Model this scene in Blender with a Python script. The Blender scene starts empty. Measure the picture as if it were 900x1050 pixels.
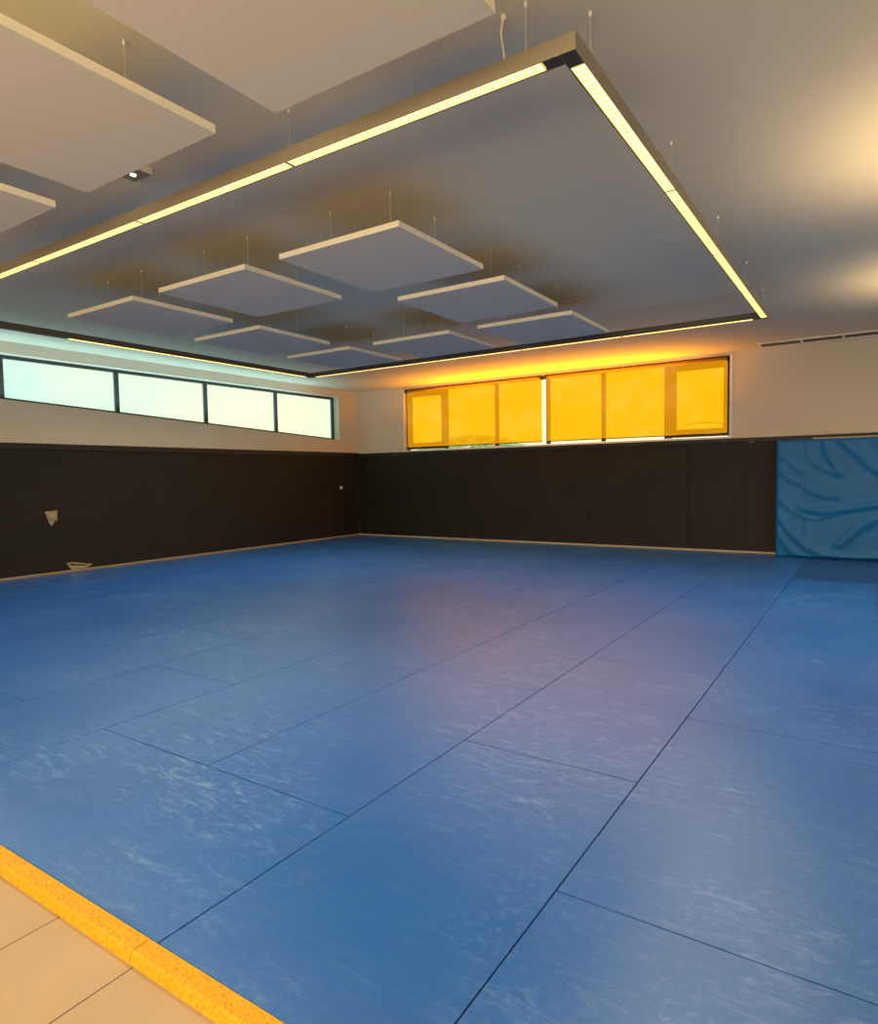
import bpy, bmesh, math, random
from mathutils import Vector, Matrix
random.seed(7)
S = bpy.context.scene
COL = S.collection
S.view_settings.view_transform = 'Standard'
S.view_settings.look = 'None'
S.view_settings.exposure = 0.0

# ------------------------------------------------------------------ helpers
def link(o):
    COL.objects.link(o); return o

def tag(o, label=None, cat=None, group=None, kind=None):
    if label: o['label'] = label
    if cat: o['category'] = cat
    if group: o['group'] = group
    if kind: o['kind'] = kind
    return o

def empty(name, loc=(0, 0, 0)):
    o = bpy.data.objects.new(name, None)
    o.empty_display_size = 0.1
    o.location = loc
    return link(o)

def box(bm, x0, x1, y0, y1, z0, z1, mi=0):
    vs = [bm.verts.new(p) for p in ((x0,y0,z0),(x1,y0,z0),(x1,y1,z0),(x0,y1,z0),
                                    (x0,y0,z1),(x1,y0,z1),(x1,y1,z1),(x0,y1,z1))]
    for f in ((0,3,2,1),(4,5,6,7),(0,1,5,4),(1,2,6,5),(2,3,7,6),(3,0,4,7)):
        bm.faces.new([vs[i] for i in f]).material_index = mi

def hexa(bm, pts, mi=0):
    """8 points: bottom 4 then top 4, same order as box"""
    vs = [bm.verts.new(p) for p in pts]
    for f in ((0,3,2,1),(4,5,6,7),(0,1,5,4),(1,2,6,5),(2,3,7,6),(3,0,4,7)):
        bm.faces.new([vs[i] for i in f]).material_index = mi

def tube(bm, pts, r, n=8):
    pts = [Vector(p) for p in pts]
    rings = []
    for i, p in enumerate(pts):
        d = (pts[min(i+1, len(pts)-1)] - pts[max(i-1, 0)]).normalized()
        a = d.orthogonal().normalized(); b = d.cross(a)
        if rings:
            # keep orientation consistent
            pa = prev_a - d * prev_a.dot(d)
            if pa.length > 1e-6: a = pa.normalized(); b = d.cross(a)
        prev_a = a
        rings.append([bm.verts.new(p + (a*math.cos(2*math.pi*k/n) + b*math.sin(2*math.pi*k/n))*r) for k in range(n)])
    for r0, r1 in zip(rings, rings[1:]):
        for k in range(n):
            bm.faces.new((r0[k], r0[(k+1) % n], r1[(k+1) % n], r1[k]))
    bm.faces.new(rings[0][::-1]); bm.faces.new(rings[-1])

def bevel(bm, w, seg=2):
    bmesh.ops.bevel(bm, geom=list(bm.edges), offset=w, segments=seg, affect='EDGES', profile=0.5)

def mk(name, bm, mats, parent=None, smooth=False, loc=None):
    bmesh.ops.recalc_face_normals(bm, faces=bm.faces)
    me = bpy.data.meshes.new(name)
    bm.to_mesh(me); bm.free()
    for m in (mats if isinstance(mats, (list, tuple)) else [mats]):
        me.materials.append(m)
    if smooth:
        for p in me.polygons: p.use_smooth = True
    o = bpy.data.objects.new(name, me)
    link(o)
    if parent: o.parent = parent
    if loc: o.location = loc
    return o

def dup(o, parent=None, loc=None):
    c = o.copy(); COL.objects.link(c)
    if parent: c.parent = parent
    if loc is not None: c.location = loc
    for ch in list(o.children):
        dup(ch, c)
    return c

def copy_root(root, loc):
    c = root.copy(); COL.objects.link(c); c.location = loc
    for ch in list(root.children): dup(ch, c)
    return c

def struct(name, bm, m):
    return tag(mk(name, bm, m), kind='structure')

ORD = ['zeroth','first','second','third','fourth','fifth','sixth','seventh','eighth','ninth','tenth','eleventh','twelfth','thirteenth','fourteenth','fifteenth']

# ------------------------------------------------------------------ materials
class NT:
    def __init__(s, name):
        s.m = bpy.data.materials.new(name); s.m.use_nodes = True
        s.t = s.m.node_tree; s.t.nodes.clear()
        s.out = s.n('ShaderNodeOutputMaterial')
    def n(s, typ, **kw):
        nd = s.t.nodes.new(typ)
        for k, v in kw.items(): setattr(nd, k, v)
        return nd
    def l(s, a, b): s.t.links.new(a, b)
    def noise(s, vec, scale, detail=3, rough=.5, dist=0):
        n = s.n('ShaderNodeTexNoise'); n.inputs['Scale'].default_value = scale
        n.inputs['Detail'].default_value = detail; n.inputs['Roughness'].default_value = rough
        n.inputs['Distortion'].default_value = dist
        if vec is not None: s.l(vec, n.inputs['Vector'])
        return n.outputs['Fac']
    def ramp(s, fac, stops):
        r = s.n('ShaderNodeValToRGB'); e = r.color_ramp.elements
        while len(e) < len(stops): e.new(.5)
        for i, (p, c) in enumerate(stops):
            e[i].position = p; e[i].color = (*c, 1) if len(c) == 3 else c
        s.l(fac, r.inputs[0]); return r.outputs[0]
    def mapping(s, vec, scale=(1,1,1), rot=(0,0,0)):
        m = s.n('ShaderNodeMapping'); m.inputs['Scale'].default_value = scale
        m.inputs['Rotation'].default_value = rot; s.l(vec, m.inputs[0]); return m.outputs[0]
    def mix(s, fac, a, b, blend='MIX'):
        m = s.n('ShaderNodeMix', data_type='RGBA', blend_type=blend)
        if isinstance(fac, (int, float)): m.inputs[0].default_value = fac
        else: s.l(fac, m.inputs[0])
        for v, i in ((a, 6), (b, 7)):
            if isinstance(v, tuple): m.inputs[i].default_value = (*v, 1)
            else: s.l(v, m.inputs[i])
        return m.outputs[2]
    def math(s, op, a, b=None, clamp=False):
        m = s.n('ShaderNodeMath', operation=op); m.use_clamp = clamp
        for v, i in ((a, 0), (b, 1)):
            if v is None: continue
            if isinstance(v, (int, float)): m.inputs[i].default_value = v
            else: s.l(v, m.inputs[i])
        return m.outputs[0]
    def pbr(s, col, rough=.5, spec=.5, metal=0, bump=None, bstr=.2, bdist=.002):
        p = s.n('ShaderNodeBsdfPrincipled')
        if isinstance(col, tuple): p.inputs['Base Color'].default_value = (*col, 1)
        else: s.l(col, p.inputs['Base Color'])
        if isinstance(rough, (int, float)): p.inputs['Roughness'].default_value = rough
        else: s.l(rough, p.inputs['Roughness'])
        p.inputs['Specular IOR Level'].default_value = spec
        p.inputs['Metallic'].default_value = metal
        if bump is not None:
            b = s.n('ShaderNodeBump'); b.inputs['Strength'].default_value = bstr
            b.inputs['Distance'].default_value = bdist
            s.l(bump, b.inputs['Height']); s.l(b.outputs[0], p.inputs['Normal'])
        s.l(p.outputs[0], s.out.inputs[0]); return p
    @property
    def obj(s):
        return s.n('ShaderNodeTexCoord').outputs['Object']
    @property
    def pos(s):
        return s.n('ShaderNodeNewGeometry').outputs['Position']

def simple(name, col, rough=.5, spec=.5, metal=0, nscale=None, namt=.1, bstr=0, bscale=60, bdist=.002):
    t = NT(name); c = col
    v = t.pos
    if nscale:
        f = t.noise(v, nscale, 4, .6)
        lo = tuple(x*(1-namt) for x in col); hi = tuple(min(1, x*(1+namt)) for x in col)
        c = t.ramp(f, [(.3, lo), (.7, hi)])
    b = t.noise(v, bscale, 3) if bstr else None
    t.pbr(c, rough, spec, metal, b, bstr, bdist)
    return t.m

def emis(name, col, strength=1):
    t = NT(name); e = t.n('ShaderNodeEmission'); e.inputs[0].default_value = (*col, 1); e.inputs[1].default_value = strength
    t.l(e.outputs[0], t.out.inputs[0]); return t.m

def mat_tatami(name, base, light, scuffcol):
    t = NT(name); v = t.pos
    # cloudy wear
    n1 = t.noise(v, 1.1, 4, .6, .4)
    c = t.ramp(n1, [(.3, base), (.72, light)])
    # fine speckle
    n2 = t.noise(v, 90, 2, .5)
    c = t.mix(t.ramp(n2, [(.35, (0,0,0)), (.75, (.22,.22,.22))]), c, light)
    # short curved scuffs : stretched distorted noise, three directions
    tot = None
    for rot, sc, thr in ((.35, (3.2, 12, 1), .64), (-.6, (4, 15, 1), .65), (1.3, (3, 11, 1), .66), (2.1, (5, 18, 1), .66)):
        m = t.mapping(v, sc, (0, 0, rot))
        n = t.noise(m, 1.0, 5, .66, 1.6)
        r = t.ramp(n, [(thr-.09, (0,0,0)), (thr+.08, (1,1,1))])
        tot = r if tot is None else t.mix(1.0, tot, r, 'ADD')
    gate = t.ramp(t.noise(v, .8, 2, .5), [(.4, (.05,.05,.05)), (.68, (.55,.55,.55))])
    f = t.mix(1.0, tot, gate, 'MULTIPLY')
    c = t.mix(f, c, scuffcol)
    # rubbed, mottled wear between the ribs
    wr = t.noise(v, 26, 6, .75, .3)
    wm = t.ramp(t.noise(v, 1.7, 3, .6, .5), [(.42, (0,0,0)), (.66, (.26,.26,.26))])
    c = t.mix(t.mix(1.0, t.ramp(wr, [(.5, (0,0,0)), (.68, (1,1,1))]), wm, 'MULTIPLY'), c, scuffcol)
    # long thin scratches
    m = t.mapping(v, (1.1, 46, 1), (0, 0, .22))
    sn = t.noise(m, 1.0, 2, .5, .25)
    c = t.mix(t.ramp(sn, [(.74, (0,0,0)), (.78, (.35,.35,.35))]), c, scuffcol)
    # woven straw relief: fine ribs in rows
    w1 = t.n('ShaderNodeTexWave', wave_type='BANDS', bands_direction='X'); w1.inputs['Scale'].default_value = 55
    w1.inputs['Distortion'].default_value = 1.2; t.l(v, w1.inputs[0])
    w2 = t.n('ShaderNodeTexWave', wave_type='BANDS', bands_direction='Y'); w2.inputs['Scale'].default_value = 30
    w2.inputs['Distortion'].default_value = 1.5; t.l(v, w2.inputs[0])
    h = t.math('ADD', w1.outputs['Fac'], t.math('MULTIPLY', w2.outputs['Fac'], .6))
    h = t.math('ADD', h, t.math('MULTIPLY', t.noise(v, 9, 3), 1.4))
    rg = t.math('ADD', t.math('MULTIPLY', t.noise(v, .9, 1), .08), .27)
    t.pbr(c, rg, .62, 0, h, .16, .0012)
    return t.m

M = {}
M['mat'] = mat_tatami('blue_tatami_vinyl', (.009, .100, .40), (.014, .128, .47), (.24, .38, .68))
M['mat_dark'] = mat_tatami('navy_tatami_vinyl', (.012, .055, .25), (.016, .075, .30), (.12, .2, .42))
M['yellow'] = None
t = NT('yellow_foam')
v = t.pos
f = t.noise(v, 75, 3, .6); g = t.noise(v, 6, 2)
c = t.ramp(f, [(.33, (.48, .235, .006)), (.5, (.68, .36, .01)), (.75, (.74, .42, .02))])
c = t.mix(t.ramp(g, [(.4, (0,0,0)), (.7, (.3,.3,.3))]), c, (.60, .31, .012))
t.pbr(c, .6, .3, 0, f, .3, .003); M['yellow'] = t.m
M['wall'] = simple('warm_white_plaster', (.68, .60, .475), .85, .2, nscale=1.2, namt=.02, bstr=.08, bscale=180, bdist=.001)
M['ceiling'] = simple('painted_ceiling', (.74, .665, .50), .8, .25, nscale=.7, namt=.025)
M['acoustic'] = simple('acoustic_panel_fabric', (.68, .62, .52), .95, .1, nscale=220, namt=.09, bstr=.25, bscale=300)
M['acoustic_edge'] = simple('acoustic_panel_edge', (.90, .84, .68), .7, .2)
t = NT('dark_padding')
v = t.pos
f = t.noise(v, 1.3, 3, .5); h = t.noise(v, 40, 2)
t.pbr(t.ramp(f, [(.3, (.0135, .010, .0065)), (.7, (.018, .0135, .009))]), .62, .35, 0, h, .08, .002); M['pad'] = t.m
M['rail'] = simple('dark_ledge_rail', (.022, .019, .014), .5, .4)
M['base'] = simple('tan_timber_skirting', (.25, .185, .11), .6, .3, nscale=12, namt=.2)
M['frame_dark'] = simple('dark_window_frame', (.035, .035, .034), .45, .5)
M['reveal'] = simple('white_window_reveal', (.78, .78, .78), .6, .3)
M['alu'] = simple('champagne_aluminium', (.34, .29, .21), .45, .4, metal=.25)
M['alu_inner'] = simple('shaded_inner_rail', (.10, .085, .062), .5, .3)  # shade on the inner faces put into a darker aluminium
M['alu_dark'] = simple('dark_fixture_plate', (.05, .042, .03), .5, .4)
M['wire'] = simple('steel_wire', (.62, .57, .47), .5, .4)
M['white_plastic'] = simple('white_plastic', (.85, .82, .76), .45, .4)
M['vent_dark'] = simple('vent_slot_dark', (.16, .12, .07), .7, .2)
M['foam'] = simple('torn_tan_foam', (.42, .33, .18), .9, .1, nscale=30, namt=.3, bstr=.5, bscale=50, bdist=.01)
M['foam_dark'] = simple('torn_edge_shadow', (.10, .075, .04), .9, .1)
t = NT('bush_leaves')
d1 = t.n('ShaderNodeBsdfDiffuse'); d1.inputs[0].default_value = (.8, .85, .6, 1)  # leaf colours bleached to carry the look of strong backlight
d2 = t.n('ShaderNodeBsdfTranslucent'); d2.inputs[0].default_value = (.9, .95, .6, 1)
ms = t.n('ShaderNodeMixShader'); ms.inputs[0].default_value = .6
t.l(d1.outputs[0], ms.inputs[1]); t.l(d2.outputs[0], ms.inputs[2]); t.l(ms.outputs[0], t.out.inputs[0]); M['foliage'] = t.m

t = NT('beige_floor_tile')
v = t.pos
f = t.noise(v, 4, 4, .6)
t.pbr(t.ramp(f, [(.3, (.41, .305, .18)), (.7, (.445, .33, .2))]), .45, .4, 0, t.noise(v, 60, 2), .03, .001); M['tile'] = t.m

# crash mat vinyl
t = NT('blue_crash_mat_vinyl')
v = t.pos
f = t.noise(v, 2, 3)
t.pbr(t.ramp(f, [(.3, (.006, .135, .38)), (.7, (.008, .155, .43))]), .46, .3, 0, t.noise(v, 14, 3), .12, .006); M['crash'] = t.m
t = NT('crash_mat_side')
t.pbr((.55, .47, .33), .7, .2); M['crash_top'] = t.m

# frosted glass: light of the sky passes through and is scattered a little
t = NT('frosted_glass')
v = t.pos
tr = t.n('ShaderNodeBsdfTransparent'); tr.inputs[0].default_value = (.97, 1, .99, 1)
gl = t.n('ShaderNodeBsdfGlossy'); gl.inputs[0].default_value = (1, 1, 1, 1); gl.inputs[1].default_value = .12
em = t.n('ShaderNodeBsdfTranslucent'); em.inputs[0].default_value = (.9, .95, .95, 1)
m1 = t.n('ShaderNodeMixShader'); m1.inputs[0].default_value = .2
t.l(tr.outputs[0], m1.inputs[1]); t.l(em.outputs[0], m1.inputs[2])
m2 = t.n('ShaderNodeMixShader'); m2.inputs[0].default_value = .03
t.l(m1.outputs[0], m2.inputs[1]); t.l(gl.outputs[0], m2.inputs[2])
t.l(m2.outputs[0], t.out.inputs[0]); M['glass'] = t.m

# clear glass for back window
t = NT('clear_glass')
tr = t.n('ShaderNodeBsdfTransparent'); tr.inputs[0].default_value = (.97, .98, .97, 1)
gl = t.n('ShaderNodeBsdfGlossy'); gl.inputs[1].default_value = .02
m2 = t.n('ShaderNodeMixShader'); m2.inputs[0].default_value = .04
t.l(tr.outputs[0], m2.inputs[1]); t.l(gl.outputs[0], m2.inputs[2]); t.l(m2.outputs[0], t.out.inputs[0]); M['clear'] = t.m

# orange roller blind: screen fabric, partly see-through, low-sun glow put in as emission
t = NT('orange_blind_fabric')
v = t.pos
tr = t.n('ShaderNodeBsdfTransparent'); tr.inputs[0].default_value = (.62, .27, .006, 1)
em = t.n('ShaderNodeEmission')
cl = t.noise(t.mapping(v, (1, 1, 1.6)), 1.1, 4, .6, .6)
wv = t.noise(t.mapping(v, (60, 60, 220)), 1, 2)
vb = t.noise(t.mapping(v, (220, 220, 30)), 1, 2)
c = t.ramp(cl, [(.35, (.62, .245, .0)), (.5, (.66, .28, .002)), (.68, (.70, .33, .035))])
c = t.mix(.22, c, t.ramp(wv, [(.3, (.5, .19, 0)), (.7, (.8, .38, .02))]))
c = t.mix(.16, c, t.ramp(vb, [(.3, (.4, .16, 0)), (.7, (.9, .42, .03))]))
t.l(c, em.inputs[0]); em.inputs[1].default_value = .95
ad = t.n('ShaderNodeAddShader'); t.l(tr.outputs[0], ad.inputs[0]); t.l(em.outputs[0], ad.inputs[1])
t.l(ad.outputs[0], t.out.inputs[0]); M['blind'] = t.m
t = NT('orange_blind_roll')
t.pbr((.62, .26, .01), .8, .2); M['blind_roll'] = t.m

M['lamp'] = emis('louvre_lamp_strip', (1.0, .85, .50), 3.2)
t = NT('louvre_blade')
p = t.pbr((.8, .66, .3), .4, .5)
p.inputs['Emission Color'].default_value = (1.0, .72, .24, 1); p.inputs['Emission Strength'].default_value = .8
M['blade'] = t.m
M['led'] = emis('led_point', (.85, 1, .9), 6)

# ------------------------------------------------------------------ world
W = bpy.data.worlds.new('evening_sky'); S.world = W; W.use_nodes = True
nt = W.node_tree; nt.nodes.clear()
out = nt.nodes.new('ShaderNodeOutputWorld'); bg = nt.nodes.new('ShaderNodeBackground')
tc = nt.nodes.new('ShaderNodeTexCoord')
sx = nt.nodes.new('ShaderNodeSeparateXYZ'); nt.links.new(tc.outputs['Generated'], sx.inputs[0])
ns = nt.nodes.new('ShaderNodeTexNoise'); ns.inputs['Scale'].default_value = 4.0; ns.inputs['Detail'].default_value = 4
nt.links.new(tc.outputs['Generated'], ns.inputs['Vector'])
# azimuth-like factor: y component (0.4 = far left window, 1 = straight ahead)
ma = nt.nodes.new('ShaderNodeMath'); ma.operation = 'MULTIPLY'; ma.inputs[1].default_value = .55
nt.links.new(ns.outputs['Fac'], ma.inputs[0])
ad = nt.nodes.new('ShaderNodeMath'); ad.operation = 'ADD'
nt.links.new(sx.outputs['Y'], ad.inputs[0]); nt.links.new(ma.outputs[0], ad.inputs[1])
rp = nt.nodes.new('ShaderNodeValToRGB')
e = rp.color_ramp.elements
e[0].position = .60; e[0].color = (.40, .80, .76, 1)
e[1].position = .76; e[1].color = (.80, .90, .66, 1)
n_ = e.new(.96); n_.color = (.98, .87, .55, 1)
nt.links.new(ad.outputs[0], rp.inputs[0])
nt.links.new(rp.outputs[0], bg.inputs[0]); bg.inputs[1].default_value = 1.35
nt.links.new(bg.outputs[0], out.inputs[0])

# ------------------------------------------------------------------ room shell
H = 3.72
XL, XR, YB, YF = -11.3, 4.2, 13.25, -4.5
bm = bmesh.new(); box(bm, XL-.3, XR+.2, YF-.2, YB+.3, -.24, -.04); struct('floor', bm, M['tile'])
bm = bmesh.new(); box(bm, XL-.3, XR+.2, YF-.2, YB+.3, H, H+.2); struct('ceiling', bm, M['ceiling'])
bm = bmesh.new(); box(bm, XR, XR+.2, YF, YB, -.04, H); struct('wall_right', bm, M['wall'])
bm = bmesh.new(); box(bm, XL, XR, YF-.2, YF, -.04, H); struct('wall_front', bm, M['wall'])

# back wall with window opening
BX0, BX1, BZ0, BZ1 = -9.78, -2.26, 2.14, 3.66
bm = bmesh.new()
box(bm, XL-.25, BX0, YB, YB+.25, -.04, H)
box(bm, BX1, XR+.2, YB, YB+.25, -.04, H)
box(bm, BX0, BX1, YB, YB+.25, -.04, BZ0)
box(bm, BX0, BX1, YB, YB+.25, BZ1, H)
struct('wall_back', bm, M['wall'])

# left wall with the wedge-shaped ribbon window (sill line rises toward the camera)
WY1 = 12.57; WY0 = 1.16
def sill(y): return 2.455 + (WY1 - y)*.0478
WZ1 = 3.535
bm = bmesh.new()
x0, x1 = XL-.25, XL
box(bm, x0, x1, WY1, YB, -.04, H)
box(bm, x0, x1, YF, WY0, -.04, H)
box(bm, x0, x1, WY0, WY1, WZ1, H)
hexa(bm, [(x0,WY0,-.04),(x1,WY0,-.04),(x1,WY1,-.04),(x0,WY1,-.04),
          (x0,WY0,sill(WY0)),(x1,WY0,sill(WY0)),(x1,WY1,sill(WY1)),(x0,WY1,sill(WY1))])
struct('wall_left', bm, M['wall'])

# left ribbon window: frame + panes
GX = -11.5
wroot = empty('window_1', (GX, 7, 2.6)); tag(wroot, kind='structure')
def P(y, z, x=GX): return (x-GX, y-7, z-2.6)
def fr(bm, ya, yb, za0, za1, zb0, zb1, t0=-.03, t1=.03):
    """bar from ya to yb with z range at each end"""
    hexa(bm, [P(ya,za0,GX+t0),P(ya,za0,GX+t1),P(yb,zb0,GX+t1),P(yb,zb0,GX+t0),
              P(ya,za1,GX+t0),P(ya,za1,GX+t1),P(yb,zb1,GX+t1),P(yb,zb1,GX+t0)])
muls = [12.535, 10.65, 8.75, 6.85, 4.95, 3.05, 1.2]
bm = bmesh.new()
fr(bm, WY0, WY1, sill(WY0), sill(WY0)+.05, sill(WY1), sill(WY1)+.05)
fr(bm, WY0, WY1, WZ1-.055, WZ1, WZ1-.055, WZ1)
for y in muls:
    w = .035 if y not in (12.535, 1.2) else .03
    fr(bm, y-w, y+w, sill(y)+.04, WZ1-.05, sill(y)+.04, WZ1-.05)
mk('window_frame', bm, M['frame_dark'], wroot)
for a, b in zip(muls[1:], muls):
    bm = bmesh.new()
    fr(bm, a+.03, b-.03, sill(a)+.045, WZ1-.05, sill(b)+.045, WZ1-.05, -.006, .006)
    mk('window_pane', bm, M['glass'], wroot)

# ------------------------------------------------------------------ back window behind blinds
w2 = empty('window_2', (-6.02, 13.42, BZ0)); tag(w2, kind='structure')
def b2(bm, xa, xb, za, zb, ya=13.39, yb=13.45): box(bm, xa+6.02, xb+6.02, ya-13.42, yb-13.42, za-BZ0, zb-BZ0)
bm = bmesh.new()
b2(bm, BX0, BX1, BZ0, BZ0+.022); b2(bm, BX0, BX1, BZ1-.07, BZ1)
b2(bm, BX0, BX0+.06, BZ0, BZ1); b2(bm, BX1-.06, BX1, BZ0, BZ1)
mxs = [-8.62, -7.25, -5.98, -4.74]
for x in mxs: b2(bm, x-.04, x+.04, BZ0+.04, BZ1-.05)
b2(bm, -3.50, -3.36, BZ0+.04, BZ1-.05)
mk('window_frame', bm, M['frame_dark'], w2)
for xa, xb in ((BX0+.06, -8.66), (-3.36, BX1-.06)):
    bm = bmesh.new()
    b2(bm, xa, xb, BZ0+.05, BZ0+.20, 13.38, 13.44); b2(bm, xa, xb, BZ1-.19, BZ1-.07, 13.38, 13.44)
    b2(bm, xa, xa+.09, BZ0+.19, BZ1-.18, 13.38, 13.44); b2(bm, xb-.09, xb, BZ0+.19, BZ1-.18, 13.38, 13.44)
    mk('sash_frame', bm, M['frame_dark'], w2)
es = [BX0+.06] + mxs + [-3.43, BX1-.06]
for a, b in zip(es, es[1:]):
    bm = bmesh.new(); b2(bm, a+.02, b-.02, BZ0+.04, BZ1-.05, 13.415, 13.421); mk('window_pane', bm, M['clear'], w2)
# pale jambs/sill lining of the opening
bm = bmesh.new()
box(bm, BX0-.012, BX0+.035, YB-.012, YB+.02, BZ0-.03, BZ1)
box(bm, BX1-.02, BX1+.03, YB-.012, YB+.02, BZ0-.03, BZ1)
box(bm, BX0-.012, BX1+.03, YB-.035, YB+.02, BZ0-.02, BZ0+.02)
struct('trim_1', bm, M['reveal'])

def blind(xa, xb, label):
    cx = (xa+xb)/2
    r = empty('roller_blind', (cx, 13.31, 3.6)); tag(r, label, 'roller blind')
    L = (xb-xa)/2
    # cloth with slight waviness
    bm = bmesh.new(); nx, nz = 60, 16; vs = []
    for j in range(nz+1):
        z = 3.6 - j*(3.6-2.235)/nz
        vs.append([bm.verts.new((-L+2*L*i/nx, .012*math.sin(i*.5+j*.12)*(j/nz), z-3.6)) for i in range(nx+1)])
    for j in range(nz):
        for i in range(nx): bm.faces.new((vs[j][i], vs[j][i+1], vs[j+1][i+1], vs[j+1][i]))
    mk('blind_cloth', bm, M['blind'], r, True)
    bm = bmesh.new(); tube(bm, [(-L, 0, .012), (L, 0, .012)], .028, 14); mk('roller_tube', bm, M['blind_roll'], r, True)
    bm = bmesh.new(); box(bm, -L, L, -.006, .006, 2.222-3.6, 2.240-3.6); mk('hem_bar', bm, M['alu_dark'], r)
    bm = bmesh.new(); box(bm, -L, L, -.075, -.065, .025, .055); mk('top_rail', bm, M['alu_dark'], r)
    for s in (-1, 1):
        bm = bmesh.new(); box(bm, s*L-.012, s*L+.012, -.085, .04, -.035, .055)
        mk('end_bracket', bm, M['frame_dark'], r)
    return r
blind(-9.71, -6.085, 'left orange roller blind pulled down over the back window, with sun glow painted in')
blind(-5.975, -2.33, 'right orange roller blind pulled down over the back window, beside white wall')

# things outside the back window
bm = bmesh.new()
for k in range(1400):
    a = random.random()*6.283; u = random.random()**.5
    th = random.random()*math.pi/2
    p = Vector((math.cos(a)*math.cos(th)*2.1, math.sin(a)*math.cos(th)*1.2, math.sin(th)*.80))*(.8+.2*u)
    n = Vector((random.uniform(-1,1), random.uniform(-1,1), random.uniform(-1,1))).normalized()
    t1 = n.orthogonal().normalized()*.12; t2 = n.cross(t1).normalized()*.07
    bm.faces.new([bm.verts.new(p+q) for q in (t1, t2, -t1, -t2)])
bu = mk('bush', bm, M['foliage'], loc=(-10.4, 17.5, 1.90))
tag(bu, 'rounded green bush outside, seen through the left part of orange blind', 'bush')
bm = bmesh.new()
tube(bm, [(0,0,0),(.22,0,.03),(.45,0,.028),(.68,0,-.01),(.86,0,-.03)], .008, 6)
wi = mk('loose_wire', bm, M['frame_dark'], loc=(-3.12, 13.455, 2.43))
tag(wi, 'thin dark wire hanging outside, silhouetted through right pane of orange blind', 'wire')
bm = bmesh.new(); box(bm, -30, 20, 13.6, 45, 1.6, 1.92); gd = struct('ground', bm, M['tile'])

# ------------------------------------------------------------------ wall padding, rails, skirting
PZ0, PZ1 = .045, 2.055
def pad(x0, x1, y0, y1, label, group=None):
    bm = bmesh.new()
    box(bm, x0+.0006, x1-.0006, y0+.0006, y1-.0006, PZ0, PZ1); bevel(bm, .003, 1)
    cx, cy = (x0+x1)/2, (y0+y1)/2
    for vv in bm.verts: vv.co -= Vector((cx, cy, PZ0))
    o = mk('wall_pad', bm, M['pad'], loc=(cx, cy, PZ0)); tag(o, label, 'wall pad', group)
    return o
leftpads = []
ys = [13.22 - k*1.0 for k in range(0, 16)]
for k in range(15):
    y1, y0 = ys[k], ys[k+1]
    if k == 0: lab = 'dark brown wall pad on left wall, in the far corner'
    elif k < 15: lab = 'dark brown wall pad, %s from the far corner along the left wall' % ORD[k+1] if k < 14 else 'dark brown wall pad at the near end of the left wall'
    leftpads.append(pad(XL, XL+.03, y0, y1, lab))
bx = [-11.27] + [-10.98 + k for k in range(0, 10)] + [-1.46]
bxs = sorted(set([-11.27, -9.98, -8.98, -7.98, -6.98, -5.98, -4.98, -3.98, -3.0, -1.98, -1.47, -.47, .53, 1.53, 2.53, 4.2]))
for k, (a, b) in enumerate(zip(bxs, bxs[1:])):
    if k == 0: lab = 'dark wall pad on back wall, in the left corner'
    elif k == 9: lab = 'narrow dark wall pad on back wall beside the blue crash mat'
    elif k > 9: lab = 'dark wall pad on back wall hidden behind the blue crash mat'
    else: lab = 'dark wall pad, %s from the left corner along the back wall' % ORD[k+1]
    pad(a, b, YB-.03, YB, lab, 'wall pads behind the crash mat' if k > 9 else None)

# light switch on the far left pad; torn spots in two pads
sw = empty('wall_socket', (XL+.03, 12.55, 1.26)); tag(sw, 'small square white wall socket on dark left wall near the far corner', 'socket')
bm = bmesh.new(); box(bm, 0, .012, -.045, .045, -.04, .04); bevel(bm, .004); mk('cover_plate', bm, M['white_plastic'], sw)
bm = bmesh.new(); box(bm, .012, .016, -.03, .03, -.025, .025); mk('socket_face', bm, M['reveal'], sw)

def poly_patch(name, pts, parent, mat, x, thick=.006, lift=None):
    bm = bmesh.new()
    fv = [bm.verts.new((x+thick+(lift[i] if lift else 0), y, z)) for i, (y, z) in enumerate(pts)]
    bv = [bm.verts.new((x, y, z)) for y, z in pts]
    bm.faces.new(fv); n = len(pts)
    for i in range(n): bm.faces.new((fv[i], fv[(i+1) % n], bv[(i+1) % n], bv[i]))
    o = mk(name, bm, mat, parent)
    # geometry given in world coords -> parent's local
    off = parent.location
    for vv in o.data.vertices: vv.co -= off
    return o
for k, o in enumerate(leftpads):
    yc = o.location.y
    if yc-.5 <= 5.5 < yc+.5: tornp = o
    if yc-.5 <= 5.9 < yc+.5: tornp2 = o
tornp['label'] = 'dark brown left wall pad torn open, triangular tan hole and ragged tear at base'
XF = XL+.03
poly_patch('torn_hole', [(5.40,1.045),(5.60,1.055),(5.585,.93),(5.55,.87),(5.49,.80),(5.45,.88)], tornp, M['foam'], XF, .002)
tf = poly_patch('torn_flap', [(5.40,1.01),(5.44,1.0),(5.57,.925),(5.585,.895),(5.54,.895),(5.46,.945)], tornp, M['foam'], XF+.002, .004, [0,.01,.03,.03,.02,.01])
poly_patch('torn_edge', [(5.53,.895),(5.59,.895),(5.56,.855)], tornp, M['foam_dark'], XF+.002, .003)
poly_patch('torn_hole', [(5.70,.165),(5.80,.175),(6.02,.125),(6.14,.105),(6.06,.06),(5.95,.048),(5.78,.05)], tornp2, M['foam'], XF, .002)
poly_patch('torn_edge', [(5.72,.145),(5.80,.15),(6.03,.105),(6.12,.10),(6.0,.09),(5.80,.115)], tornp2, M['foam_dark'], XF+.002, .003)

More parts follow.
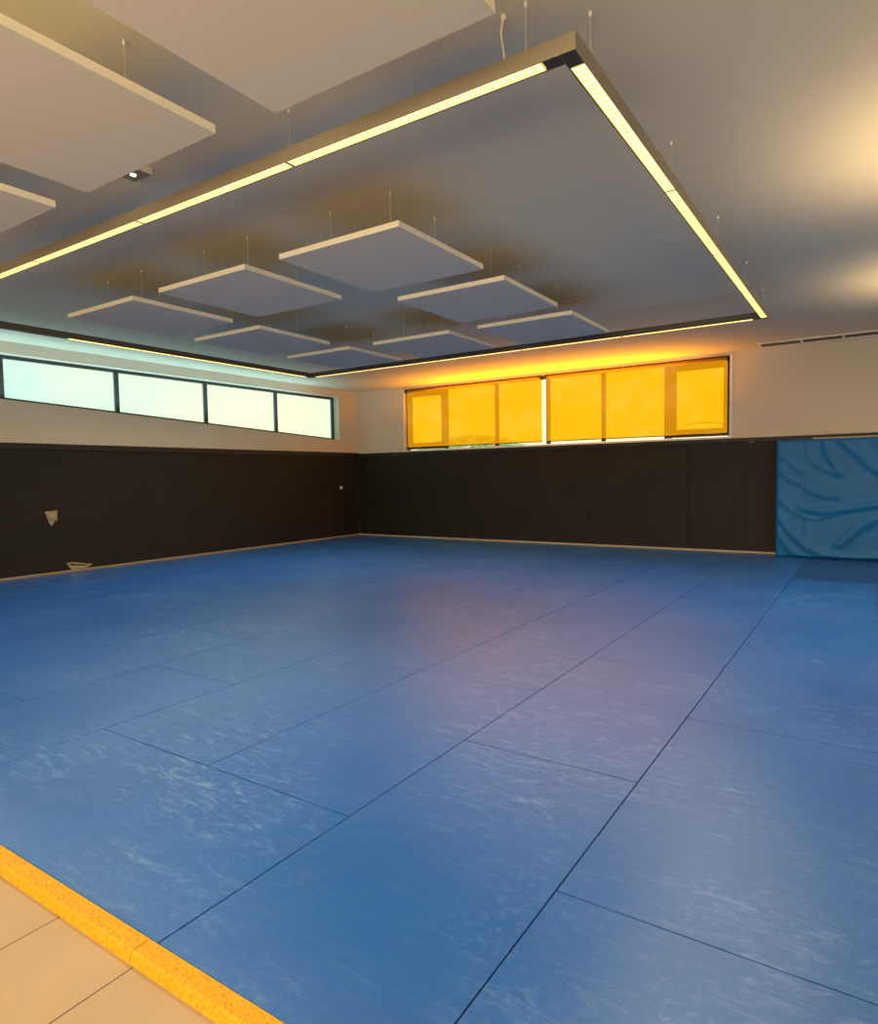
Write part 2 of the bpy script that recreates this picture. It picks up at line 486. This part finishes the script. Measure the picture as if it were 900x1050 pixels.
# top rails and skirting
bm = bmesh.new(); box(bm, XL, XL+.045, -1.8, YB, PZ1+.0, 2.15); struct('trim_2', bm, M['rail'])
bm = bmesh.new(); box(bm, XL+.045, XR, YB-.045, YB, PZ1, 2.125); struct('trim_3', bm, M['rail'])
bm = bmesh.new(); box(bm, XL, XL+.042, 1.0, YB, -.04, .016); struct('baseboard_left', bm, M['base'])
bm = bmesh.new(); box(bm, XL+.042, XR, YB-.042, YB, -.04, .010); struct('baseboard_back', bm, M['base'])

# small dark clips on the rail of the back wall
clip_bm = bmesh.new(); box(clip_bm, -.05, .05, -.02, 0, -.05, .03); tube(clip_bm, [(-.03,-.03,.0),(.10,-.035,-.005)], .008, 6)
cl = mk('rail_clip', clip_bm, M['frame_dark'], loc=(-1.88, YB-.045, 2.07)); tag(cl, 'small dark clip on wall rail between orange blind and blue crash mat', 'clip')
c2 = cl.copy(); COL.objects.link(c2); c2.location = (-10.03, YB-.045, 2.075); c2['label'] = 'small dark clip on wall rail left of the orange blinds'

# ------------------------------------------------------------------ mats
GAP = .0032
def add_mat(x0, x1, y0, y1, label, mat, flag={}):
    key = (round(x1-x0, 3), round(y1-y0, 3), mat.name)
    cx, cy = (x0+x1)/2, (y0+y1)/2
    if key in flag:
        o = flag[key].copy(); COL.objects.link(o); o.location = (cx, cy, -.04)
    else:
        bm = bmesh.new(); hx, hy = (x1-x0)/2-GAP, (y1-y0)/2-GAP
        box(bm, -hx, hx, -hy, hy, 0.0, .04)
        ed = [e for e in bm.edges if all(v.co.z > .03 for v in e.verts)]
        bmesh.ops.bevel(bm, geom=ed, offset=.0012, segments=1, affect='EDGES', profile=.5)
        o = mk('tatami_mat', bm, mat, loc=(cx, cy, -.04)); flag[key] = o
    tag(o, label, 'mat'); return o

FY = 1.217
lanes = {}
def lane(k, cuts): lanes[k] = cuts
odd = [3.17, 5.17, 7.17, 9.17, 11.17, 13.2]
evn = [2.17, 4.17, 6.17, 8.17, 10.17, 12.17, 13.2]
lane(0, [2.17, 4.17, 6.17, 8.17, 10.37]); lane(1, [2.17, 4.17, 6.17, 8.17, 10.37])
lane(-1, [FY] + odd); lane(-2, evn); lane(-3, evn); lane(-4, [FY]+odd); lane(-5, [FY]+evn)
lane(-6, [FY]+odd); lane(-7, [FY]+evn); lane(-8, [FY]+odd); lane(-9, [FY]+evn); lane(-10, [FY]+odd); lane(-11, [FY]+evn)
lane(2, [FY]+evn)
lane(3, [FY]+odd)
X0 = -.95
order = sorted(lanes)
for k in order:
    xa, xb = X0+k, X0+k+1
    if k == -11: xa = -11.25
    if k == 3: xb = 4.18
    c = lanes[k]
    ln = {0:'the lane ending at the blue crash mat', 1:'the lane along the right edge', 2:'the lane out past the right edge', 3:'the lane by the right wall',
          -11:'the narrow lane against the left wall'}.get(k, 'the %s lane from the left wall' % ORD[k+12] if k < 0 else '')
    if k == -1: ln = 'the lane just left of crash mat'
    for i, (a, b) in enumerate(zip(c, c[1:])):
        if k <= -1 and k > -11 and k != -1: lab = 'blue tatami mat, %s from yellow edge in %s' % (ORD[i+1], ln)
        else: lab = 'blue tatami mat, %s from yellow edge in %s' % (ORD[i+1], ln)
        add_mat(xa, xb, a, b, lab, M['mat'])
add_mat(-.95, 1.05, FY, 2.17, 'crosswise blue tatami mat at the bottom right, against the yellow edge', M['mat'])
add_mat(-3.95, -1.95, FY, 2.17, 'crosswise blue tatami mat at the bottom left, against the yellow edge', M['mat'])
add_mat(-.95, 1.05, 10.37, 11.37, 'darker navy tatami mat lying crosswise in front of the blue crash mat', M['mat_dark'])
add_mat(-.95, 1.05, 11.37, 12.37, 'darker navy tatami mat lying crosswise right at foot of crash mat', M['mat_dark'])
add_mat(-.95, 1.05, 12.37, 13.2, 'darker navy tatami mat lying crosswise partly under blue crash mat', M['mat_dark'])

# yellow edge strips (bevelled foam profile along the mats)
def strip(xa, xb, label):
    bm = bmesh.new(); L = (xb-xa)/2-.0015
    prof = [(0.0, .0), (0.0, .04), (-.058, .040), (-.068, .034), (-.074, .0)]
    a = [bm.verts.new((-L, y, z)) for y, z in prof]; b = [bm.verts.new((L, y, z)) for y, z in prof]
    bm.faces.new(a[::-1]); bm.faces.new(b)
    for i in range(5): bm.faces.new((a[i], a[(i+1) % 5], b[(i+1) % 5], b[i]))
    o = mk('edge_strip', bm, M['yellow'], loc=((xa+xb)/2, FY, -.04)); tag(o, label, 'edge strip')
strip(-1.99, -.99, 'yellow speckled foam edge strip at bottom of photo, nearest the camera')
strip(-2.99, -1.99, 'yellow speckled foam edge strip, left of the joint by the long mat seam')
strip(-3.99, -2.99, 'yellow foam edge strip just beyond the left edge of photo')
strip(-.99, .01, 'yellow foam edge strip just below the bottom edge of photo')

# floor tile joints: modelled dark grout lines
bm = bmesh.new()
for k in range(-18, 12):
    x = -1.968 + k*.457
    if XL < x < XR: box(bm, x-.0022, x+.0022, YF+.02, FY-.075, -.0405, -.0396)
struct('trim_4', bm, M['frame_dark'])

# ------------------------------------------------------------------ blue crash mat leaning on the wall
cr = empty('crash_mat', (.0, 13.08, 0)); tag(cr, 'big blue vinyl crash mat with wrinkled cover standing against the back wall', 'crash mat')
CX0, CX1, CY, CZ = -1.455, 1.55, 12.95, 2.045
folds = [  # (x0,z0) -> (x1,z1), amplitude, width  (px -> metres on the mat face)
]
def F(pts, amp, w): folds.append(([(CX0+(px-318)*.00254, (838-pz)*.00312) for px, pz in pts], amp*.85, w*1.35))
F([(470,562),(600,583),(760,560),(960,530),(1300,500)], .034, .045)
F([(700,755),(800,665),(900,612),(1100,560)], .030, .06)
F([(330,600),(400,690),(500,775),(620,822),(800,838),(1000,800)], .034, .055)
F([(320,690),(400,790),(500,850),(620,855)], .035, .05)
F([(600,185),(630,280),(690,360)], .028, .045)
F([(690,185),(780,260),(860,340),(960,400)], .032, .05)
F([(790,185),(830,270),(930,350),(1050,420)], .028, .05)
F([(500,455),(580,490),(680,500)], .016, .035)
F([(490,610),(560,622),(660,600)], .013, .03)
F([(335,340),(400,400),(470,430)], .015, .04)
F([(330,500),(400,560),(470,600)], .015, .04)
F([(540,310),(610,350),(700,385)], .014, .035)
F([(320,260),(400,300),(470,360)], .012, .04)
F([(880,185),(980,300),(1150,360)], .03, .06)
F([(1050,600),(1200,650),(1400,610)], .028, .06)
F([(1000,760),(1150,720),(1300,780)], .026, .06)
def sd(px, pz, ax, az, bx_, bz):
    dx, dz = bx_-ax, bz-az; L = dx*dx+dz*dz
    t = max(0, min(1, ((px-ax)*dx+(pz-az)*dz)/L))
    qx, qz = ax+t*dx, az+t*dz
    s = (dx*(pz-az)-dz*(px-ax))/math.sqrt(L)
    return math.hypot(px-qx, pz-qz), s
def disp(x, z):
    h = 0
    for pts, amp, w in folds:
        best = (9, 0)
        for (a, b), (c, d) in zip(pts, pts[1:]):
            r = sd(x, z, a, b, c, d)
            if r[0] < best[0]: best = r
        d, s = best
        if d < 4*w:
            h += 1.0*amp*math.exp(-(d/w)**2) - .12*amp*math.exp(-((d-1.6*w)/w)**2)*(1 if s < 0 else .3)
    # vertical crease where the cover turns
    d = abs(x-(CX0+.42)); h -= .007*math.exp(-(d/.03)**2)
    h += .010*math.sin(x*3.1+1)*math.sin(z*2.3)
    e = min(x-CX0, CX1-x, z, CZ-z); k = min(1, max(0, e/.05)); 
    return h*(.25+.75*k) - .03*(1-k)**2
nx, nz = 230, 170
bm = bmesh.new(); vs = []
for j in range(nz+1):
    row = []
    for i in range(nx+1):
        x = CX0+(CX1-CX0)*i/nx; z = .004+(CZ-.004)*j/nz
        row.append(bm.verts.new((x, CY-13.08-disp(x, z), z)))
    vs.append(row)
for j in range(nz):
    for i in range(nx): bm.faces.new((vs[j][i], vs[j][i+1], vs[j+1][i+1], vs[j+1][i]))
# sides, top, back
yb = YB-.06-13.08
def wallstrip(seq):
    bk = [bm.verts.new((v.co.x, yb, v.co.z)) for v in seq]
    for a, b, c, d in zip(seq, seq[1:], bk[1:], bk): bm.faces.new((a, b, c, d))
wallstrip(vs[0]); wallstrip([r[0] for r in vs]); wallstrip([r[-1] for r in vs]); wallstrip(vs[-1])
mk('crash_mat_cover', bm, M['crash'], cr, True)
bm = bmesh.new(); box(bm, CX0+.55, CX1-.02, CY+.03-13.08, yb+.0, CZ-.03, CZ+.022); bevel(bm, .01)
mk('mat_top_edge', bm, M['crash_top'], cr)

# ------------------------------------------------------------------ suspended acoustic panels
PS = 1.22; PT = .045; PZ = 3.306
def panel_proto():
    r = empty('acoustic_panel', (0, 0, PZ))
    bm = bmesh.new(); h = PS/2
    box(bm, -h, h, -h, h, 0, PT)
    bevel(bm, .002, 1)
    for f in bm.faces:
        f.material_index = 1 if abs(f.calc_center_median().z-PT/2) < PT*.45 and abs(f.normal.z) < .5 else 0
    bm.normal_update()
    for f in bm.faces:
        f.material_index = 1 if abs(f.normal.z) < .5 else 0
    mk('panel_board', bm, [M['acoustic'], M['acoustic_edge']], r)
    for sx_ in (-1, 1):
        for sy in (-1, 1):
            bm = bmesh.new(); tube(bm, [(0,0,0), (0,0,H-PZ-PT)], .0022, 6)
            wv_ = mk('hanger_wire', bm, M['wire'], r, True, (sx_*.31, sy*.31, PT))
            bm = bmesh.new(); tube(bm, [(0,0,-.022), (0,0,0)], .007, 10)
            mk('ceiling_cap', bm, M['white_plastic'], wv_, True, (0, 0, H-PZ-PT))
    return r
proto = panel_proto()
c0, c1, c2 = -3.48, -5.115, -6.76
r0, r1, r2 = 4.485, 6.09, 7.70
spots = [
 ((c0, r0), 'largest-looking acoustic panel hanging inside the light frame, nearest the camera', 'i'),
 ((c1, r0), 'square acoustic panel inside the light frame, middle of its nearest row', 'i'),
 ((c2, r0), 'square acoustic panel inside the light frame, nearest row, closest to left window', 'i'),
 ((c0, r1), 'square acoustic panel inside the light frame, second row, on the right', 'i'),
 ((c2, r1), 'square acoustic panel inside the light frame, second row, on the left', 'i'),
 ((c0, r2), 'square acoustic panel inside the light frame, farthest row, on the right', 'i'),
 ((c1, r2), 'square acoustic panel inside the light frame, middle of the farthest row', 'i'),
 ((c2, r2), 'square acoustic panel inside the light frame, farthest row, left by frame corner', 'i'),
 ((-1.87, 1.745), 'beige acoustic panel at top centre of photo, outside the light frame', 'o'),
 ((c0, 1.70), 'beige acoustic panel at top left with bright edge, outside the light frame', 'o'),
 ((-5.085, 1.70), 'beige acoustic panel cut by left edge of photo, outside the light frame', 'o'),
]
for i, ((x, y), lab, g) in enumerate(spots):
    o = proto if i == 0 else copy_root(proto, (x, y, PZ))
    o.location = (x, y, PZ)
    tag(o, lab, 'acoustic panel', 'acoustic panels inside the light frame' if g == 'i' else 'acoustic panels outside the light frame')

# ------------------------------------------------------------------ rectangular suspended light frame
LX0, LX1, LY0, LY1 = -8.92, -1.14, 2.875, 9.17
LW = .082; LZ0, LZ1 = 3.40, 3.478
lf = empty('light_frame', (-5.03, 6.02, LZ0)); tag(lf, 'large rectangular pendant light frame with louvred strips hanging from the ceiling', 'pendant light')
OX, OY = -5.03, 6.02
def LB(bm, x0, x1, y0, y1, z0, z1): box(bm, x0-OX, x1-OX, y0-OY, y1-OY, z0-LZ0, z1-LZ0)
def side(axis, c_out, sgn, a, b, bounds, unlit=()):
    """axis 'x': runs along x at outer face y=c_out, sgn = direction toward inside"""
    def bb(bm, u0, u1, w0, w1, z0, z1):
        p, q = sorted((c_out+sgn*w0, c_out+sgn*w1))
        if axis == 'x': LB(bm, u0, u1, p, q, z0, z1)
        else: LB(bm, p, q, u0, u1, z0, z1)
    bm = bmesh.new()
    bb(bm, a-(LW if axis == 'x' else 0), b+(LW if axis == 'x' else 0), 0 if axis == 'x' else .0, .006, LZ0, LZ1); bb(bm, a, b, .006, LW-.006, LZ1-.006, LZ1)
    mk('side_rail', bm, M['alu'], lf)
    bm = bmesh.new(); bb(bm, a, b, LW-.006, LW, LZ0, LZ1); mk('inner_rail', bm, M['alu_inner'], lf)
    for si, (s0, s1) in enumerate(zip(bounds, bounds[1:])):
        s0 += .012; s1 -= .012
        if si in unlit:
            bm = bmesh.new(); bb(bm, s0, s1, .0062, LW-.0062, LZ0+.001, LZ0+.012); mk('cover_plate', bm, M['alu_dark'], lf); continue
        # lamp strip
        bm = bmesh.new(); bb(bm, s0, s1, .008, LW-.008, LZ0+.016, LZ0+.020)
        st = mk('lamp_strip', bm, M['lamp'], lf)
        bm = bmesh.new()
        n = int((s1-s0)/.045)
        for k in range(n+1):
            u = s0+(s1-s0)*k/n
            bb(bm, u-.0022, u+.0022, .007, LW-.007, LZ0+.001, LZ0+.0155)
        for w in (.0075, LW/2-.0015, LW-.0105):
            bb(bm, s0, s1, w, w+.003, LZ0+.001, LZ0+.0155)
        mk('louvre_grille', bm, M['blade'], lf)
    for s in bounds[1:-1]:
        bm = bmesh.new(); bb(bm, s-.012, s+.012, .006, LW-.006, LZ0+.002, LZ1-.006); mk('joint_plate', bm, M['alu'], lf)
cp = .165
side('x', LY0, 1, LX0+LW, LX1-LW, [LX0+cp, -7.5, -6.0, -4.5, -2.96, LX1-cp])
side('x', LY1, -1, LX0+LW, LX1-LW, [LX0+cp, -7.5, -6.0, -4.5, -2.96, LX1-cp])
side('y', LX1, -1, LY0+.006, LY1-.006, [LY0+cp*.75, 4.65, 6.21, 7.7, LY1-.03])
side('y', LX0, 1, LY0+.006, LY1-.006, [LY0+cp, 4.65, 6.21, 7.7, LY1-cp], (0,))
for cx_, sx_ in ((LX0, 1), (LX1, -1)):
    for cy_, sy_ in ((LY0, 1), (LY1, -1)):
        bm = bmesh.new(); e = .0062
        lenx = cp; leny = cp if not (cx_ == LX1) else (cp*.75 if cy_ == LY0 else .03)
        xs = sorted((cx_+sx_*e, cx_+sx_*lenx)); yy = sorted((cy_+sy_*e, cy_+sy_*(LW-e)))
        LB(bm, xs[0], xs[1], yy[0], yy[1], LZ0+.001, LZ0+.012)
        if leny > LW:
            xs = sorted((cx_+sx_*e, cx_+sx_*(LW-e))); yy = sorted((cy_+sy_*(LW-e), cy_+sy_*leny))
            LB(bm, xs[0], xs[1], yy[0], yy[1], LZ0+.001, LZ0+.012)
        mk('corner_plate', bm, M['alu_dark'], lf)
cab = [(-1.40, LY0+.04), (-2.96, LY0+.045), (-4.5, LY0+.072), (-6.0, LY0+.045), (-7.5, LY0+.04),
       (-1.175, 3.15), (-1.175, 4.65), (-1.175, 6.21), (-1.175, 7.7), (-1.175, 8.97),
       (-2.96, LY1-.04), (-4.5, LY1-.04), (-6.0, LY1-.04), (-7.5, LY1-.04),
       (LX0+.04, 3.15), (LX0+.04, 4.65), (LX0+.04, 6.21), (LX0+.04, 7.7), (LX0+.04, 8.97)]
first = None
for x, y in cab:
    if first is None:
        bm = bmesh.new(); tube(bm, [(0,0,0), (0,0,H-LZ1)], .0025, 6)
        first = mk('suspension_wire', bm, M['wire'], lf, True, (x-OX, y-OY, LZ1-LZ0))
        bm = bmesh.new(); tube(bm, [(0,0,-.022), (0,0,0)], .009, 10)
        mk('ceiling_cap', bm, M['white_plastic'], first, True, (0, 0, H-LZ1))
    else:
        dup(first, lf, (x-OX, y-OY, LZ1-LZ0))
pts = []
for k in range(13):
    u = k/12
    pts.append((-1.53-OX+.006*math.sin(u*7), 2.93-OY+.006*math.cos(u*6), LZ1-LZ0+u*(H-LZ1)))
bm = bmesh.new(); tube(bm, pts, .0055, 8); pc = mk('power_cable', bm, M['white_plastic'], lf, True); pc['label'] = 'white power cable of the light frame'
bm = bmesh.new(); tube(bm, [(0,0,-.02),(0,0,0)], .015, 14); mk('ceiling_cap', bm, M['white_plastic'], pc, True, (pts[-1][0], pts[-1][1], H-LZ0))

# emergency light on the ceiling
el = empty('emergency_light', (-4.39, 2.81, H)); tag(el, 'small square emergency light with bright white LED on the ceiling', 'ceiling light')
bm = bmesh.new(); box(bm, -.105, .105, -.095, .085, -.045, 0); bevel(bm, .004, 1); mk('housing', bm, M['acoustic_edge'], el)
bm = bmesh.new(); box(bm, -.095, .095, -.085, .075, -.049, -.045); mk('lens_plate', bm, M['alu'], el)
bm = bmesh.new(); tube(bm, [(0,0,-.052),(0,0,-.048)], .02, 16); mk('led', bm, M['led'], el)

# linear vent on the ceiling by the back wall
VX0, VX1 = -1.75, 3.4
va = empty('ceiling_vent', (.8, 12.97, H)); tag(va, 'long linear air vent with dark slots on the ceiling above blue crash mat', 'air vent')
def VB(bm, x0, x1, y0, y1, z0, z1): box(bm, x0-.8, x1-.8, y0-12.97, y1-12.97, z0-H, z1-H)
bm = bmesh.new()
VB(bm, VX0, VX1, 12.70, 12.735, H-.02, H); VB(bm, VX0, VX1, 13.09, 13.22, H-.022, H)
VB(bm, VX0, VX0+.04, 12.735, 13.09, H-.02, H)
mk('vent_frame', bm, M['white_plastic'], va)
bm = bmesh.new(); VB(bm, VX0+.04, VX1, 12.735, 13.09, H-.008, H); mk('vent_slot', bm, M['vent_dark'], va)
for k in range(8):
    x = -1.09+k*.61
    bm = bmesh.new(); VB(bm, x-.018, x+.018, 12.735, 13.09, H-.018, H-.008); mk('vent_divider', bm, M['white_plastic'], va)

# ------------------------------------------------------------------ lights
def area(name, loc, rot, sx_, sy_, power, col, spread=180):
    l = bpy.data.lights.new(name, 'AREA'); l.shape = 'RECTANGLE'; l.size = sx_; l.size_y = sy_
    l.energy = power; l.color = col; l.spread = math.radians(spread)
    o = bpy.data.objects.new(name, l); link(o); o.location = loc; o.rotation_euler = rot; return o
WARM = (1.0, .86, .66)
LZ = LZ0-.004
LP = 62
area('lamp_near', ((LX0+LX1)/2, LY0+.04, LZ), (0,0,0), 7.4, .05, LP*1.2, WARM, 150)
area('lamp_far', ((LX0+LX1)/2, LY1-.04, LZ), (0,0,0), 7.4, .05, LP*1.2, WARM, 150)
area('lamp_right', (LX1-.04, (LY0+LY1)/2, LZ), (0,0,0), .05, 5.9, LP, WARM, 150)
area('lamp_left', (LX0+.04, (LY0+LY1)/2+.7, LZ), (0,0,0), .05, 4.4, LP*.8, WARM, 150)
# added unseen fill lamps behind the camera and over the right side
area('fill_rear_down', (-3.0, -1.2, 3.3), (0,0,0), 6.0, .3, 100, (1, .78, .50))
area('fill_rear_up', (-1.0, -3.6, 1.8), (math.radians(90+28), 0, 0), 7.0, 1.6, 430, (1, .81, .52))
area('fill_right', (2.4, 8.0, 3.5), (0, math.radians(12), 0), .3, 5.0, 115, (1, .84, .60))
# added unseen lamps by the windows, aimed up to tint the ceiling
area('ceiling_fill_left', (-11.15, 6.5, 2.9), (0, math.radians(180-6), 0), .25, 10.0, 55, (.50, .88, 1.0))
area('ceiling_fill_back', (-6.0, 12.95, 2.75), (math.radians(180-5), 0, 0), 6.0, .3, 190, (1.0, .36, .005))
def point(name, loc, p, col, r=.05):
    l = bpy.data.lights.new(name, 'POINT'); l.energy = p; l.color = col; l.shadow_soft_size = r
    o = bpy.data.objects.new(name, l); link(o); o.location = loc; return o
def spot(name, loc, p, col, ang=150):
    l = bpy.data.lights.new(name, 'SPOT'); l.energy = p; l.color = col; l.shadow_soft_size = .04
    l.spot_size = math.radians(ang); l.spot_blend = .6
    o = bpy.data.objects.new(name, l); link(o); o.location = loc; o.rotation_euler = (math.pi, 0, 0); return o
spot('ceiling_uplight', (.85, 5.6, 2.75), 110, (1, .72, .38))
spot('ceiling_uplight', (.9, 9.4, 2.85), 85, (1, .72, .38))

# ------------------------------------------------------------------ camera (solved from vanishing points)
R0 = Vector((0.83449496, 0.55076694, -0.01655127))
D0 = Vector((0.01880284, -0.0584837, -0.99811127))
F0 = Vector((-0.55069467, 0.83260761, -0.05916034))
cam = bpy.data.cameras.new('camera'); co = bpy.data.objects.new('camera', cam); link(co)
m = Matrix((R0, -D0, -F0)).transposed().to_4x4(); m.translation = Vector((0, 0, 1.527))
co.matrix_world = m
cam.sensor_fit = 'HORIZONTAL'; cam.sensor_width = 36; cam.lens = 675.9/900*36
cam.shift_x = -.0005; cam.shift_y = 2.7/900
cam.clip_start = .05; cam.clip_end = 200
S.camera = co
